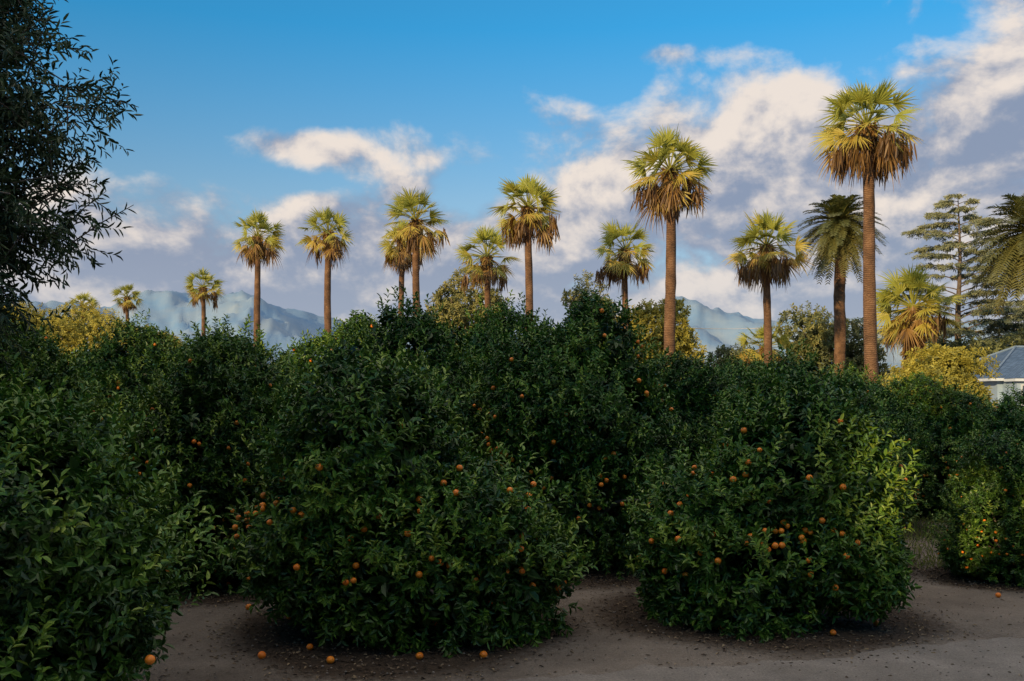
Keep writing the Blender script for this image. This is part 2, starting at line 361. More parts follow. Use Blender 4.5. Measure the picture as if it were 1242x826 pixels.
def fan_palm(name, x, y, top, seed, size=1.0, tr=.33, lush=1.0, shag=False, nleaf=46, lean=0.0, dead=1.0):
    r = np.random.default_rng(seed)
    hub = top - 2.65 * size
    parts = []
    zz = np.linspace(-.2, hub, 26)
    rad = tr * (1 + .5 * np.exp(-zz / 1.0)) * (1 - .28 * zz / hub)
    bx = lean * (zz / hub)**1.6 * 1.0 + .05 * np.sin(zz * .5 + seed)
    px = bx - bx[-1]
    parts.append(tube(np.stack([px, .03 * np.sin(zz * .7), zz], 1), rad, 14, 1, jit=.035, r=r))
    nb = 150 if not shag else 700
    zb = hub - r.uniform(0, 1.0 if not shag else min(5.5, hub - .5), nb) * size; ab = r.uniform(0, 6.28, nb)
    rb = np.interp(zb, zz, rad) * .95
    o = np.stack([np.cos(ab), np.sin(ab), np.zeros(nb)], 1)
    base = o * rb[:, None] + np.stack([np.interp(zb, zz, px), 0 * zb, zb], 1)
    dirn = nrm(o * .8 + np.array([0, 0, .6 if not shag else -.9]) + r.normal(size=o.shape) * .2)
    parts.append(leaf_part(base, dirn, o + np.array([0, 0, .3]), (.38 if not shag else .6) * size, .13 * size, r.uniform(0, .2, nb), 0))
    # live and dying fans
    nl = nleaf; u = (np.arange(nl) + .5) / nl
    elev = np.radians(88 - 140 * u**.86) + r.normal(size=nl) * .22
    az = np.arange(nl) * 2.39996 + r.normal(size=nl) * .35
    seg = 19; S = 5
    P, SD, W, T = [], [], [], []
    H = np.array([0, 0, hub + .1])
    for i in range(nl):
        e = elev[i]; ca, sa = math.cos(az[i]), math.sin(az[i])
        d = np.array([ca * math.cos(e), sa * math.cos(e), math.sin(e)])
        pl = size * r.uniform(1.0, 1.8) * (1.0 if e > -.3 else .9)
        bl = size * r.uniform(.95, 1.28) * lush
        ts = np.linspace(0, 1, 5)[:, None]
        pet = H + d * pl * ts + np.array([0, 0, -.13 * pl]) * ts**2
        pd = nrm(pet[-1] - pet[-2])
        age = np.clip((e + .95) / 1.5, 0, 1)
        tint = np.clip(.22 + .78 * age + r.normal() * .15, 0, 1)
        old = e < -.5 and r.random() < .5 * dead
        if old: tint = r.uniform(0, .28)
        parts.append(tube(pet, np.linspace(.035, .018, 5) * size, 4, 0, tint=max(tint - .1, .3)))
        side = nrm(np.cross(pd, np.array([0, 0, 1.0]))) if abs(pd[2]) < .98 else np.array([sa, -ca, 0])
        roll = r.normal() * .7
        nn = np.cross(side, pd); side = side * math.cos(roll) + nn * math.sin(roll); nn = np.cross(side, pd)
        th = np.linspace(-1.35, 1.35, seg) + r.normal(size=seg) * .04
        fold = -.12 * np.abs(np.sin(th))
        sd = nrm(pd * np.cos(th)[:, None] + side * np.sin(th)[:, None] + nn * fold[:, None])
        L = bl * (.70 + .30 * np.cos(th)) * r.uniform(.8, 1.12, seg)
        t = np.linspace(0, 1, S)
        dr = (.02 + (0.5 if old else .01) + .14 * r.random(seg) + .05 * np.abs(np.sin(th)) + (.03 if e < .2 else 0)) * (1 + .3 * r.normal(size=seg))
        pts = pet[-1] + sd[:, None] * (L[:, None] * t[None])[..., None]
        pts[..., 2] -= (dr * L)[:, None] * (t[None]**2.8)
        ss = nrm(np.cross(sd, nn)) + nn * (.45 * (-1.0)**np.arange(seg))[:, None]
        ww = np.array([.014, .034, .036, .020, .002]) * size * 1.1
        P.append(pts); SD.append(nrm(ss)); W.append(np.broadcast_to(ww, (seg, S))); T.append(np.clip(tint + r.normal(size=seg) * .08, 0, 1))
    parts.append(strip(np.concatenate(P), np.concatenate(SD), np.concatenate(W), 0, np.concatenate(T)))
    # hanging dead thatch and fruit stalks
    nh = int(10 * dead)
    P, SD, W, T = [], [], [], []
    for i in range(nh):
        a = i * 2.4 + r.uniform(-.4, .4); out = r.uniform(.5, 1.9) * size; dz = r.uniform(1.2, 2.6) * size
        c = H + np.array([math.cos(a) * out, math.sin(a) * out, -dz * .6])
        ts = np.linspace(0, 1, 6)[:, None]
        arc = H + (c - H) * ts + np.array([0, 0, 1.0]) * .35 * (ts * (1 - ts)) * 2
        parts.append(tube(arc, .016 * size, 4, 0, tint=.1))
        m = 34
        st = c + r.normal(size=(m, 3)) * np.array([.15, .15, .22]) * size
        t = np.linspace(0, 1, 4)
        dl = r.uniform(.4, 1.15, m) * size
        sp = r.normal(size=(m, 3)) * .16; sp[:, 2] = -1
        pts = st[:, None] + sp[:, None] * (dl[:, None] * t[None])[..., None]
        P.append(pts); SD.append(nrm(r.normal(size=(m, 3)) * np.array([1, 1, .1]))); W.append(np.broadcast_to(np.array([.03, .045, .04, .01]) * size, (m, 4)))
        T.append(r.uniform(0, .12, m))
    if nh: parts.append(strip(np.concatenate(P), np.concatenate(SD), np.concatenate(W), 0, np.concatenate(T)))
    m = 160
    a = r.uniform(0, 6.28, m); st = H + np.stack([np.cos(a) * .30, np.sin(a) * .30, r.uniform(-.7, .1, m)], 1) * size
    dd = np.stack([np.cos(a) * .25, np.sin(a) * .25, -np.ones(m)], 1) + r.normal(size=(m, 3)) * .12
    t = np.linspace(0, 1, 4); pts = st[:, None] + dd[:, None] * (r.uniform(.3, .8, m)[:, None] * size * t[None])[..., None]
    parts.append(strip(pts, np.stack([-np.sin(a), np.cos(a), 0 * a], 1), np.broadcast_to(np.array([.03, .05, .04, .01]) * size, (m, 4)), 0, r.uniform(.02, .35, m)))
    return build(name, parts, [M_FAN, M_PTRUNK], (x, y, 0))

FP = 'fan_palm_tree'
fan_palm(FP, 18.5, 52, 19.9, 1, 1.12, .37, lean=-.3, dead=1.8, nleaf=56)
fan_palm(FP, 9.5, 60, 19.4, 2, 1.12, .38, lush=1.05, nleaf=54, dead=1.6)
fan_palm(FP, 1.2, 74, 20.1, 3, 1.18, .35, nleaf=52, dead=1.2)
fan_palm(FP, -7.6, 79, 20.0, 4, 1.16, .35, dead=.8)
fan_palm(FP, -16.4, 89, 20.7, 5, 1.12, .37, dead=.6, nleaf=42)
fan_palm(FP, -24.8, 97, 21.6, 6, 1.12, .37, dead=.6, nleaf=50)
fan_palm(FP, -42.5, 137, 21.6, 7, 1.18, .36, dead=.5)
fan_palm(FP, -11.0, 100, 21.4, 8, 1.10, .35, lean=.5, dead=1.2)
fan_palm(FP, -2.3, 91, 19.2, 9, 1.28, .35, dead=.5)
fan_palm(FP, 9.5, 84, 18.6, 10, 1.20, .32, nleaf=42)
fan_palm(FP, 19.2, 75, 17.5, 11, 1.22, .35, dead=1.6, nleaf=52)
fan_palm(FP, 27.8, 69, 12.4, 13, 1.25, .48, lush=1.1, shag=True, nleaf=60, dead=.4)
fan_palm(FP, -58, 150, 21.0, 14, .95, .33, dead=.4)
fan_palm(FP, -65.5, 152, 20.0, 15, .95, .33, dead=.4)
fan_palm(FP, 19.8, 78, 9.3, 16, .95, .33, dead=.4)

def date_palm(x, y, top, seed, L=3.3, nf=85, tr=.42):
    r = np.random.default_rng(seed); hub = top - 2.4
    parts = []
    zz = np.linspace(-.2, hub, 30)
    parts.append(tube(np.stack([.04 * np.sin(zz), 0 * zz, zz], 1), tr * (1 + .25 * np.exp(-zz)) * np.where(zz > hub - 1.2, 1.25, 1), 14, 1, jit=.06, r=r))
    H = np.array([0, 0, hub]); P, SD, W, T = [], [], [], []
    for i in range(nf):
        u = (i + .5) / nf; e = math.radians(84 - 140 * u**.9) + r.normal() * .08; a = i * 2.39996 + r.normal() * .15
        d = np.array([math.cos(a) * math.cos(e), math.sin(a) * math.cos(e), math.sin(e)])
        l = L * r.uniform(.85, 1.05); S = 34; t = np.linspace(0, 1, S)[:, None]
        pts = H + d * l * t + np.array([0, 0, -1]) * (l * .42) * t**2.2
        parts.append(tube(pts[::5], np.linspace(.05, .015, len(pts[::5])), 4, 0, tint=.35))
        tg = nrm(np.gradient(pts, axis=0)); sd = nrm(np.cross(tg, np.array([0, 0, 1.0]))); nn = np.cross(sd, tg)
        tint = np.clip(.35 + .6 * (1 - u) + r.normal() * .1, 0, 1)
        for sg in (-1, 1):
            ld = nrm(tg * .55 + sd * sg * .85 + nn * .25 + r.normal(size=tg.shape) * .08)[5:]
            ll = (.55 * np.sin(np.linspace(.35, 2.75, S))[5:] + .05) * (L / 3.3)
            q = np.linspace(0, 1, 3)
            lp = pts[5:, None] + ld[:, None] * (ll[:, None] * q[None])[..., None]
            lp[..., 2] -= (ll[:, None] * .25) * q[None]**2
            P.append(lp); SD.append(nrm(np.cross(ld, nn[5:]))); W.append(np.broadcast_to(np.array([.03, .042, .005]), (S - 5, 3))); T.append(np.full(S - 5, tint))
    parts.append(strip(np.concatenate(P), np.concatenate(SD), np.concatenate(W), 0, np.concatenate(T)))
    return build('date_palm_tree', parts, [M_DATE, M_PTRUNK], (x, y, 0))
date_palm(27.0, 82, 19.9, 31, 3.8, 140, .45)
date_palm(34.0, 65, 16.2, 32, 4.5, 130, .5)

# ------------------------------------------------------------------ deodar cedar
def cedar(x, y, h, seed, wid=6.0):
    r = np.random.default_rng(seed); parts = []
    zz = np.linspace(-.2, h, 20)
    parts.append(tube(np.stack([.1 * np.sin(zz * .5), 0 * zz, zz], 1), np.interp(zz, [0, h], [.45, .03]), 10, 1, jit=.05))
    C, D, T = [], [], []
    nb = 84
    for j in range(nb):
        u = (j + r.uniform()) / nb; z0 = 1.5 + (h - 1.6) * u
        a = j * 2.4 + r.normal() * .3
        L = wid * (1 - u)**.5 * r.uniform(.35, 1.15) + .8
        p = np.array([0, 0, z0]); d = np.array([math.cos(a), math.sin(a), .42]); pts = [p.copy()]
        K = 9
        for k in range(K):
            p = p + nrm(d) * L / K; d = d + np.array([0, 0, -.075]) + r.normal(size=3) * np.array([.07, .07, .02]); pts.append(p.copy())
        pts = np.array(pts)
        parts.append(tube(pts, np.linspace(.09, .015, K + 1) * (1 - .6 * u), 5, 1))
        m = int(46 * L / 3 + 10)
        t = r.uniform(.18, 1, m)**.8 * K; i0 = np.minimum(t.astype(int), K - 1); fr = (t - i0)[:, None]
        q = pts[i0] * (1 - fr) + pts[i0 + 1] * fr
        sd = np.array([-math.sin(a), math.cos(a), 0]); w = r.normal(size=m) * .45 * (L / 3.5)
        q = q + sd * w[:, None] + np.array([0, 0, 1]) * r.normal(size=m)[:, None] * .05 - np.array([0, 0, 1]) * np.abs(w)[:, None] * .22
        C.append(q); D.append(nrm(np.array([math.cos(a), math.sin(a), -.1]) + sd * np.sign(w)[:, None] * .6 + r.normal(size=(m, 3)) * np.array([.25, .25, .12]))); T.append(np.clip(.4 + .5 * u + r.normal(size=m) * .2, 0, 1))
    C = np.concatenate(C); D = np.concatenate(D); T = np.concatenate(T)
    parts.append(twigs(C, D, .5, 9, .30, .07, T, 0, r, spread=.6, keep=.75, sag=.15))
    return build('deodar_cedar_tree', parts, [M_CEDAR, M_WOOD], (x, y, 0))
cedar(39.5, 88, 20.8, 3, 8.0)
cedar(47.5, 86, 17.0, 4, 7.5)

# ------------------------------------------------------------------ middle-distance broadleaf trees
def blob_tree(name, x, y, h, w, seed, mat, tint=.5, n=1500, L=.32, W=.15):
    r = np.random.default_rng(seed)
    lobes = [(0, 0, h * .60, w * .42, w * .42, h * .32)]
    for j in range(10):
        a = j * 2.4; q = w * .36 * r.uniform(.6, 1.15); s = w * r.uniform(.15, .27)
        lobes.append((q * math.cos(a), q * math.sin(a), h * r.uniform(.4, .86), s, s, s * .9))
    return bush(name, x, y, lobes, n, seed, mat, L, W, 9, .5, h, tint)
blob_tree('sycamore_tree', -50, 118, 14.4, 10, 61, M_SUNLEAF, .7, n=2000)
blob_tree('sycamore_tree', -60, 122, 15.0, 10, 62, M_SUNLEAF, .65, n=2000)
blob_tree('sycamore_tree', -42, 112, 12.2, 8, 66, M_SUNLEAF, .5)
blob_tree('sycamore_tree', 13.2, 92, 13.0, 7.4, 63, M_SUNLEAF, .6)
blob_tree('sycamore_tree', 8.0, 103, 16.0, 5.0, 64, M_OLIVE, .7)
blob_tree('sycamore_tree', -4.5, 98, 16.4, 7.6, 65, M_OLIVE, .95)
blob_tree('olive_tree', 31, 96, 11.5, 8.5, 67, M_OLIVE, .6)
blob_tree('olive_tree', 23.5, 100, 8.5, 7, 68, M_OLIVE, .4)
blob_tree('olive_tree', 35.5, 76, 7.2, 8, 69, M_OLIVE, .35)
blob_tree('olive_tree', 31, 70, 5.4, 5, 70, M_SUNLEAF, .3)
blob_tree('olive_tree', 44, 78, 8.5, 9, 71, M_OLIVE, .35)

def treeline():
    r = np.random.default_rng(90); C, D, T = [], [], []
    cores = []; rad = []
    for j in range(120):
        a = math.radians(-42 + 84 * j / 119) + r.normal() * .01; q = r.uniform(150, 230)
        h = r.uniform(6, 10.5); w = r.uniform(5, 9)
        c = np.array([q * math.sin(a), q * math.cos(a), h * .5]); cores.append(c); rad.append(w * .72)
        m = 170; u = nrm(r.normal(size=(m, 3))); u[:, 2] = np.abs(u[:, 2]) * r.uniform(.2, 1, m) * np.sign(r.random(m) - .2)
        P = c + u * np.array([w, w, h * .5]) * r.uniform(.8, 1.08, (m, 1)); k = P[:, 2] > 0
        C.append(P[k]); D.append(u[k] + np.array([0, 0, .3])); T.append(np.clip(r.uniform(.1, .7) + r.normal(size=k.sum()) * .12, 0, 1))
    parts = [twigs(np.concatenate(C), np.concatenate(D), 1.0, 8, .95, .45, np.concatenate(T), 0, r)]
    parts.append(balls(np.array(cores), np.array(rad), 0, .1, ICO1, (1, 1, .55)))
    build('distant_trees', parts, [M_OLIVE])
treeline()

SUN_EL, SUN_AZ = math.radians(12), math.radians(215)   # azimuth from +Y toward +X
tosun = Vector((math.sin(SUN_AZ) * math.cos(SUN_EL), math.cos(SUN_AZ) * math.cos(SUN_EL), math.sin(SUN_EL)))

# unseen trees added behind the viewpoint to shade the grove, gap passes a beam
def added_shade_row():
    r = np.random.default_rng(77); parts = []; C, D = [], []; cores = []; rad = []
    s = np.array(tosun[:]); g0 = np.array([8.7, 17.0, .1])
    def axis_d(p):
        v = p - g0; return np.linalg.norm(v - (v @ s)[..., None] * s, axis=-1)
    for j in range(30):
        x = -78 + j * 4.0 + r.uniform(-.8, .8); y = -22 + r.uniform(-1.5, 1.5); h = 15.0 + r.uniform(-1.0, .9)
        parts.append(tube([(x, y, -.2), (x + .2, y, h * .4), (x, y, h * .85)], [.4, .3, .1], 8, 1))
        for z in np.arange(1.8, h - 1.4, 1.7):
            w = 2.9 * (1 - .35 * (z / h)**2)
            c = np.array([x + r.normal() * .3, y + r.normal() * .3, z])
            if axis_d(c) > w * .88 + .5: cores.append(c); rad.append(w * .88)
            else:
                m = 420; u = nrm(r.normal(size=(m, 3))) * r.uniform(0, 1, (m, 1)); C.append(c + u * w); D.append(u)
            m = 60; u = nrm(r.normal(size=(m, 3)))
            C.append(c + u * w * r.uniform(.85, 1.1, (m, 1))); D.append(u)
    C = np.concatenate(C); D = np.concatenate(D); k = axis_d(C) > 1.05; C, D = C[k], D[k]  # leaves cleared along the sun axis to shape a beam
    parts.append(twigs(C, D, .6, 8, .45, .2, r.uniform(0, 1, len(C)), 0, r))
    parts.append(balls(np.array(cores), np.array(rad), 0, .1, ICO2))
    build('added_shade_trees', parts, [M_DARKTREE, M_WOOD])
added_shade_row()

# ------------------------------------------------------------------ house
def box(x0, x1, y0, y1, z0, z1, mat):
    v = [(x, y, z) for z in (z0, z1) for y in (y0, y1) for x in (x0, x1)]
    f = [(0, 2, 3, 1), (4, 5, 7, 6), (0, 1, 5, 4), (2, 6, 7, 3), (0, 4, 6, 2), (1, 3, 7, 5)]
    return (v, f, mat, .5, False)
M_WALL = noisy_mat('painted_siding', (.26, .36, .48), (.32, .42, .54), 3, bump=.05)
M_TRIM = noisy_mat('white_trim', (.5, .56, .62), (.58, .63, .68), 3, bump=.02)
M_CAP = noisy_mat('ridge_tile', (.12, .18, .26), (.18, .25, .34), 3, bump=.1)
def shingle():
    m, nt, b = new_mat('slate_shingles')
    tc = nt.nodes.new('ShaderNodeTexCoord'); br = nt.nodes.new('ShaderNodeTexBrick')
    br.inputs['Scale'].default_value = 1.6; br.inputs['Color1'].default_value = (.05, .10, .19, 1)
    br.inputs['Color2'].default_value = (.10, .17, .29, 1); br.inputs['Mortar'].default_value = (.03, .06, .10, 1)
    br.inputs['Mortar Size'].default_value = .03
    nt.links.new(tc.outputs['Object'], br.inputs['Vector']); nt.links.new(br.outputs[0], b.inputs['Base Color'])
    b.inputs['Roughness'].default_value = .8
    return m
M_ROOF = shingle()
m_, nt_, b_ = new_mat('window_glass'); b_.inputs['Base Color'].default_value = (.05, .08, .12, 1); b_.inputs['Roughness'].default_value = .1
n_ = noise(nt_, 1.0); r_ = ramp(nt_, [(.3, (.04, .06, .09)), (.7, (.09, .13, .18))]); nt_.links.new(n_.outputs[0], r_.inputs[0]); nt_.links.new(r_.outputs[0], b_.inputs['Base Color'])
M_GLASS = m_
def house():
    e = bpy.data.objects.new('craftsman_house', None); e.location = (31.2, 60, 0); scene.collection.objects.link(e)
    def part(nm, parts, mats):
        o = build(nm, parts, mats); o.parent = e; return o
    part('walls', [box(-3.9, 3.9, -4, 5, 0, 3.9, 0)], [M_WALL])
    x0, x1, y0, y1, ze, zp = -4.6, 4.6, -4.7, 5.7, 3.95, 5.95
    v = [(x0, y0, ze), (x1, y0, ze), (x1, y1, ze), (x0, y1, ze), (-.6, .5, zp), (.6, .5, zp)]
    part('roof', [(v, [(0, 1, 5, 4), (2, 3, 4, 5)], 0, .5, False), (v, [(3, 0, 4), (1, 2, 5)], 0, .5, False)], [M_ROOF])
    part('eaves', [box(x0, x1, y0, y1, ze - .16, ze - .01, 0)], [M_TRIM])
    caps = []
    for a, b in ((0, 4), (1, 5), (2, 5), (3, 4), (4, 5)):
        pa, pb = np.array(v[a]), np.array(v[b]); up = np.array([0, 0, .03]); caps.append(tube([pa + up, (pa + pb) / 2 + up, pb + up], .07, 6, 0))
    part('ridge_caps', caps, [M_CAP])
    # low hipped bay with a band of windows
    hx0, hx1, hy = -3.9, .5, -6.0
    g = [(hx0, hy, 3.9), (hx1, hy, 3.9), (hx1, -2.6, 3.9), (hx0, -2.6, 3.9), (-2.3, -4.6, 4.75), (-1.1, -4.6, 4.75), (-2.3, -2.6, 4.75), (-1.1, -2.6, 4.75)]
    part('bay_roof', [(g, [(0, 1, 5, 4), (4, 5, 7, 6), (3, 0, 4, 6), (1, 2, 7, 5)], 0, .5, False)], [M_ROOF])
    part('bay_eaves', [box(hx0, hx1, hy, -4.75, 3.74, 3.885, 0)], [M_TRIM])
    part('bay_wall', [box(hx0 + .3, hx1 - .3, -5.6, -4.02, 0, 3.735, 0)], [M_WALL])
    w, t = [], []
    for cx in (-3.0, -2.15, -1.3, -.45):
        w.append(box(cx - .32, cx + .32, -5.63, -5.603, 2.5, 3.5, 0))
        t += [box(cx - .40, cx - .325, -5.66, -5.603, 2.42, 3.58, 0), box(cx + .325, cx + .40, -5.66, -5.603, 2.42, 3.58, 0),
              box(cx - .322, cx + .322, -5.66, -5.603, 3.505, 3.58, 0), box(cx - .322, cx + .322, -5.66, -5.603, 2.42, 2.495, 0), box(cx - .318, cx + .318, -5.65, -5.632, 2.97, 3.02, 0)]
    for cx in (1.6, 3.1):
        w.append(box(cx - .5, cx + .5, -4.03, -4.003, 1.2, 3.0, 0))
        t += [box(cx - .6, cx - .505, -4.06, -4.003, 1.1, 3.1, 0), box(cx + .505, cx + .6, -4.06, -4.003, 1.1, 3.1, 0), box(cx - .502, cx + .502, -4.06, -4.003, 3.005, 3.1, 0)]
    part('windows', w, [M_GLASS]); part('window_trim', t, [M_TRIM])
    part('door', [box(.55, .98, -4.04, -4.003, 0, 2.1, 0)], [M_WOOD])
    part('chimney', [box(2.2, 2.8, 2.2, 2.8, 3.8, 6.1, 0)], [M_BARK])
house()

# ------------------------------------------------------------------ utility line
def power():
    parts = []
    xs = [(10, 125), (42, 128), (74, 131)]
    for x, y in xs:
        parts.append(tube([(x, y, -.3), (x, y, 13.3)], [.16, .11], 8, 0))
        parts.append(box(x - 1.1, x + 1.1, y - .06, y + .06, 12.7, 12.85, 0))
    for (xa, ya), (xb, yb) in zip(xs, xs[1:]):
        for o in (-1, 0, 1):
            t = np.linspace(0, 1, 16)[:, None]
            p = np.array([xa + o, ya, 12.95]) * (1 - t) + np.array([xb + o, yb, 12.95]) * t
            p[:, 2] -= 4 * .9 * (t * (1 - t))[:, 0]
            parts.append(tube(p, .022, 4, 1))
    mw = noisy_mat('wire', (.4, .4, .4), (.5, .5, .5), 3)
    build('power_line', parts, [M_WOOD, mw])
power()

# ------------------------------------------------------------------ mountains
def mountains():
    na, nd = 700, 44
    az = np.radians(np.linspace(-55, 55, na)); dd = np.linspace(2600, 5200, nd)
    A = [-55, -27, -22, -19.5, -17, -14.5, -12, -9, -4, 0, 5, 9, 11, 13.5, 16.5, 19, 23, 27, 40, 55]
    E = [.08, .085, .088, .100, .100, .098, .084, .066, .06, .06, .075, .104, .095, .084, .075, .072, .07, .07, .09, .1]
    V = np.zeros((na, nd, 3)); T = np.zeros((na, nd))
    for i, a in enumerate(az):
        e = np.interp(math.degrees(a), A, E)
        for j, q in enumerate(dd):
            x, y = q * math.sin(a), q * math.cos(a)
            u = min(1, (q - 2600) / 1700); env = (u * u * (3 - 2 * u)) * (1 if q < 4300 else 1 - .25 * (q - 4300) / 900)
            h = e * 4300 * env
            rdg = mnoise.ridged_multi_fractal(Vector((x / 480, y / 620, .3)), .9, 2.1, 7, 1.0, 2.0)
            h += (rdg - 1.1) * 85 * (env * (1.25 - env) * 2.6 + .2 * env)
            V[i, j] = (x, y, max(h, 0) - 3 if j else -20); T[i, j] = np.clip(rdg / 2.5, 0, 1)
    idx = (np.arange(na - 1)[:, None] * nd + np.arange(nd - 1)[None])
    f = np.stack([idx, idx + nd, idx + nd + 1, idx + 1], -1).reshape(-1, 4)
    m, nt, b = new_mat('hazed_mountain')
    n = noise(nt, .006, 8, .6); r = ramp(nt, [(.35, (.16, .27, .41)), (.65, (.25, .32, .39))])  # bluish aerial haze is put into the base colour
    nt.links.new(n.outputs[0], r.inputs[0]); nt.links.new(r.outputs[0], b.inputs['Base Color'])
    b.inputs['Roughness'].default_value = 1; b.inputs['Specular IOR Level'].default_value = 0
    build('mountains', [(V.reshape(-1, 3), f, 0, T.ravel(), True)], [m])
mountains()

# ------------------------------------------------------------------ ground
TR = np.array(trees)
def path_edge(x):   # far edge of the gravel path (world y) against x
    return 8.95 + .30 * x + .10 * np.sin(x * 1.7) + .05 * np.sin(x * 5.1 + 1)
def gheight(x, y):
    p = np.stack([x, y, 0 * x], -1).reshape(-1, 3)
    h = (.035 * SN(1, .8)(p) + .018 * SN(2, 3.0)(p) + .007 * SN(3, 11)(p)).reshape(x.shape)
    k = np.clip((y - path_edge(x) - .1) / 1.0, 0, 1); near = np.clip((60 - y) / 30, 0, 1)
    return h * k * near - .006 * (1 - k)
def ground():
    xs = np.concatenate([[-9000, -4000, -1500, -600, -250, -100, -50, -25], np.arange(-14, 14.01, .11), [25, 50, 100, 250, 600, 1500, 4000, 9000]])
    ys = np.concatenate([[-3000, -600, -100, -30, -8, 0, 3], np.arange(5, 26, .11), [30, 40, 60, 100, 200, 400, 900, 2000, 4500, 9000]])
    X, Y = np.meshgrid(xs, ys, indexing='ij')
    Z = gheight(X, Y)
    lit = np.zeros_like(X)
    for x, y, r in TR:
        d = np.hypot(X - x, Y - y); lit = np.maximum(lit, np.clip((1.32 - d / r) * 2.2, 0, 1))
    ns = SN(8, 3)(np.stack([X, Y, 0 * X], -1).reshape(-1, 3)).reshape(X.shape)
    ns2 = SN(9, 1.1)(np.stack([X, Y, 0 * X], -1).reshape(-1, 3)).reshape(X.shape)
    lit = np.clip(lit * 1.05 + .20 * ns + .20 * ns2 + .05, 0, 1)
    a, b = X.shape
    idx = (np.arange(a - 1)[:, None] * b + np.arange(b - 1)[None])
    f = np.stack([idx, idx + b, idx + b + 1, idx + 1], -1).reshape(-1, 4)
    m, nt, bs = new_mat('grove_soil')
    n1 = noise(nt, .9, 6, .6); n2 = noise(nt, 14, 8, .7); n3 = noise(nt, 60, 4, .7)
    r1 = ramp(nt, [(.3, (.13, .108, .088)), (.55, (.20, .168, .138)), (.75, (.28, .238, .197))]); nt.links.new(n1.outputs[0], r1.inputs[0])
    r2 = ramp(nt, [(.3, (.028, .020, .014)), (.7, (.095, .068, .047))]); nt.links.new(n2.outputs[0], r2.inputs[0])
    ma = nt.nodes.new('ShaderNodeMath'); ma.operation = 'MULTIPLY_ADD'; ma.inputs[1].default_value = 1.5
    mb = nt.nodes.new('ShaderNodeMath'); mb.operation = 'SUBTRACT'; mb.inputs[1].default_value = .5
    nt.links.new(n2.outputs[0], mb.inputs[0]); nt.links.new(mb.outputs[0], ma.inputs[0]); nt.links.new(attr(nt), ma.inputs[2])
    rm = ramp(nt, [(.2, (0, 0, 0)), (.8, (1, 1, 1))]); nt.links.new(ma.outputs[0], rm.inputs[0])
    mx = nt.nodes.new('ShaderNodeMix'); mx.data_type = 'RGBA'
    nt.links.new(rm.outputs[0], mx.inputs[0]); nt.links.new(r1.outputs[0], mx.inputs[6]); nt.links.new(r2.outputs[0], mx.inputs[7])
    ov = nt.nodes.new('ShaderNodeMix'); ov.data_type = 'RGBA'; ov.blend_type = 'OVERLAY'; ov.inputs[0].default_value = .8
    nt.links.new(mx.outputs[2], ov.inputs[6]); nt.links.new(n3.outputs['Fac'], ov.inputs[7])
    nt.links.new(ov.outputs[2], bs.inputs['Base Color']); bs.inputs['Roughness'].default_value = .95
    bs.inputs['Specular IOR Level'].default_value = .2
    bp = nt.nodes.new('ShaderNodeBump'); bp.inputs['Strength'].default_value = .9; bp.inputs['Distance'].default_value = .05
    nt.links.new(n2.outputs[0], bp.inputs['Height']); nt.links.new(bp.outputs[0], bs.inputs['Normal'])
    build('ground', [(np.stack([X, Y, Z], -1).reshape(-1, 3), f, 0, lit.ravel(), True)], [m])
ground()
def path():
    xs = np.arange(-16, 40, .04)
    rag = SN(41, 9)(np.stack([xs, 0 * xs, 0 * xs], 1)) * .05 + SN(42, 30)(np.stack([xs, 0 * xs, 0 * xs], 1)) * .03 + R.normal(size=len(xs)) * .015
    e = path_edge(xs) + rag
    t = np.array([0, .3, .6, .85, 1.0])
    Y = (e - 5.2)[:, None] + 5.2 * t[None]; X = np.repeat(xs[:, None], 5, 1)
    V = np.stack([X, Y, np.full(X.shape, .004)], -1).reshape(-1, 3)
    idx = np.arange(len(xs) - 1)[:, None] * 5 + np.arange(4)[None]
    f = np.stack([idx, idx + 5, idx + 6, idx + 1], -1).reshape(-1, 4)
    m, nt, bs = new_mat('packed_gravel')
    n1 = noise(nt, 1.3, 8, .65); n3 = noise(nt, 45, 6, .75)
    r1 = ramp(nt, [(.3, (.15, .132, .114)), (.55, (.225, .20, .175)), (.75, (.29, .26, .228))]); nt.links.new(n1.outputs[0], r1.inputs[0])
    ov = nt.nodes.new('ShaderNodeMix'); ov.data_type = 'RGBA'; ov.blend_type = 'OVERLAY'; ov.inputs[0].default_value = .9
    nt.links.new(r1.outputs[0], ov.inputs[6]); nt.links.new(n3.outputs['Fac'], ov.inputs[7])
    nt.links.new(ov.outputs[2], bs.inputs['Base Color']); bs.inputs['Roughness'].default_value = .95; bs.inputs['Specular IOR Level'].default_value = .2
    bp = nt.nodes.new('ShaderNodeBump'); bp.inputs['Strength'].default_value = .8; bp.inputs['Distance'].default_value = .02
    nt.links.new(n3.outputs[0], bp.inputs['Height']); nt.links.new(bp.outputs[0], bs.inputs['Normal'])
    build('gravel_path', [(V, f, 0, .5, True)], [m])
path()

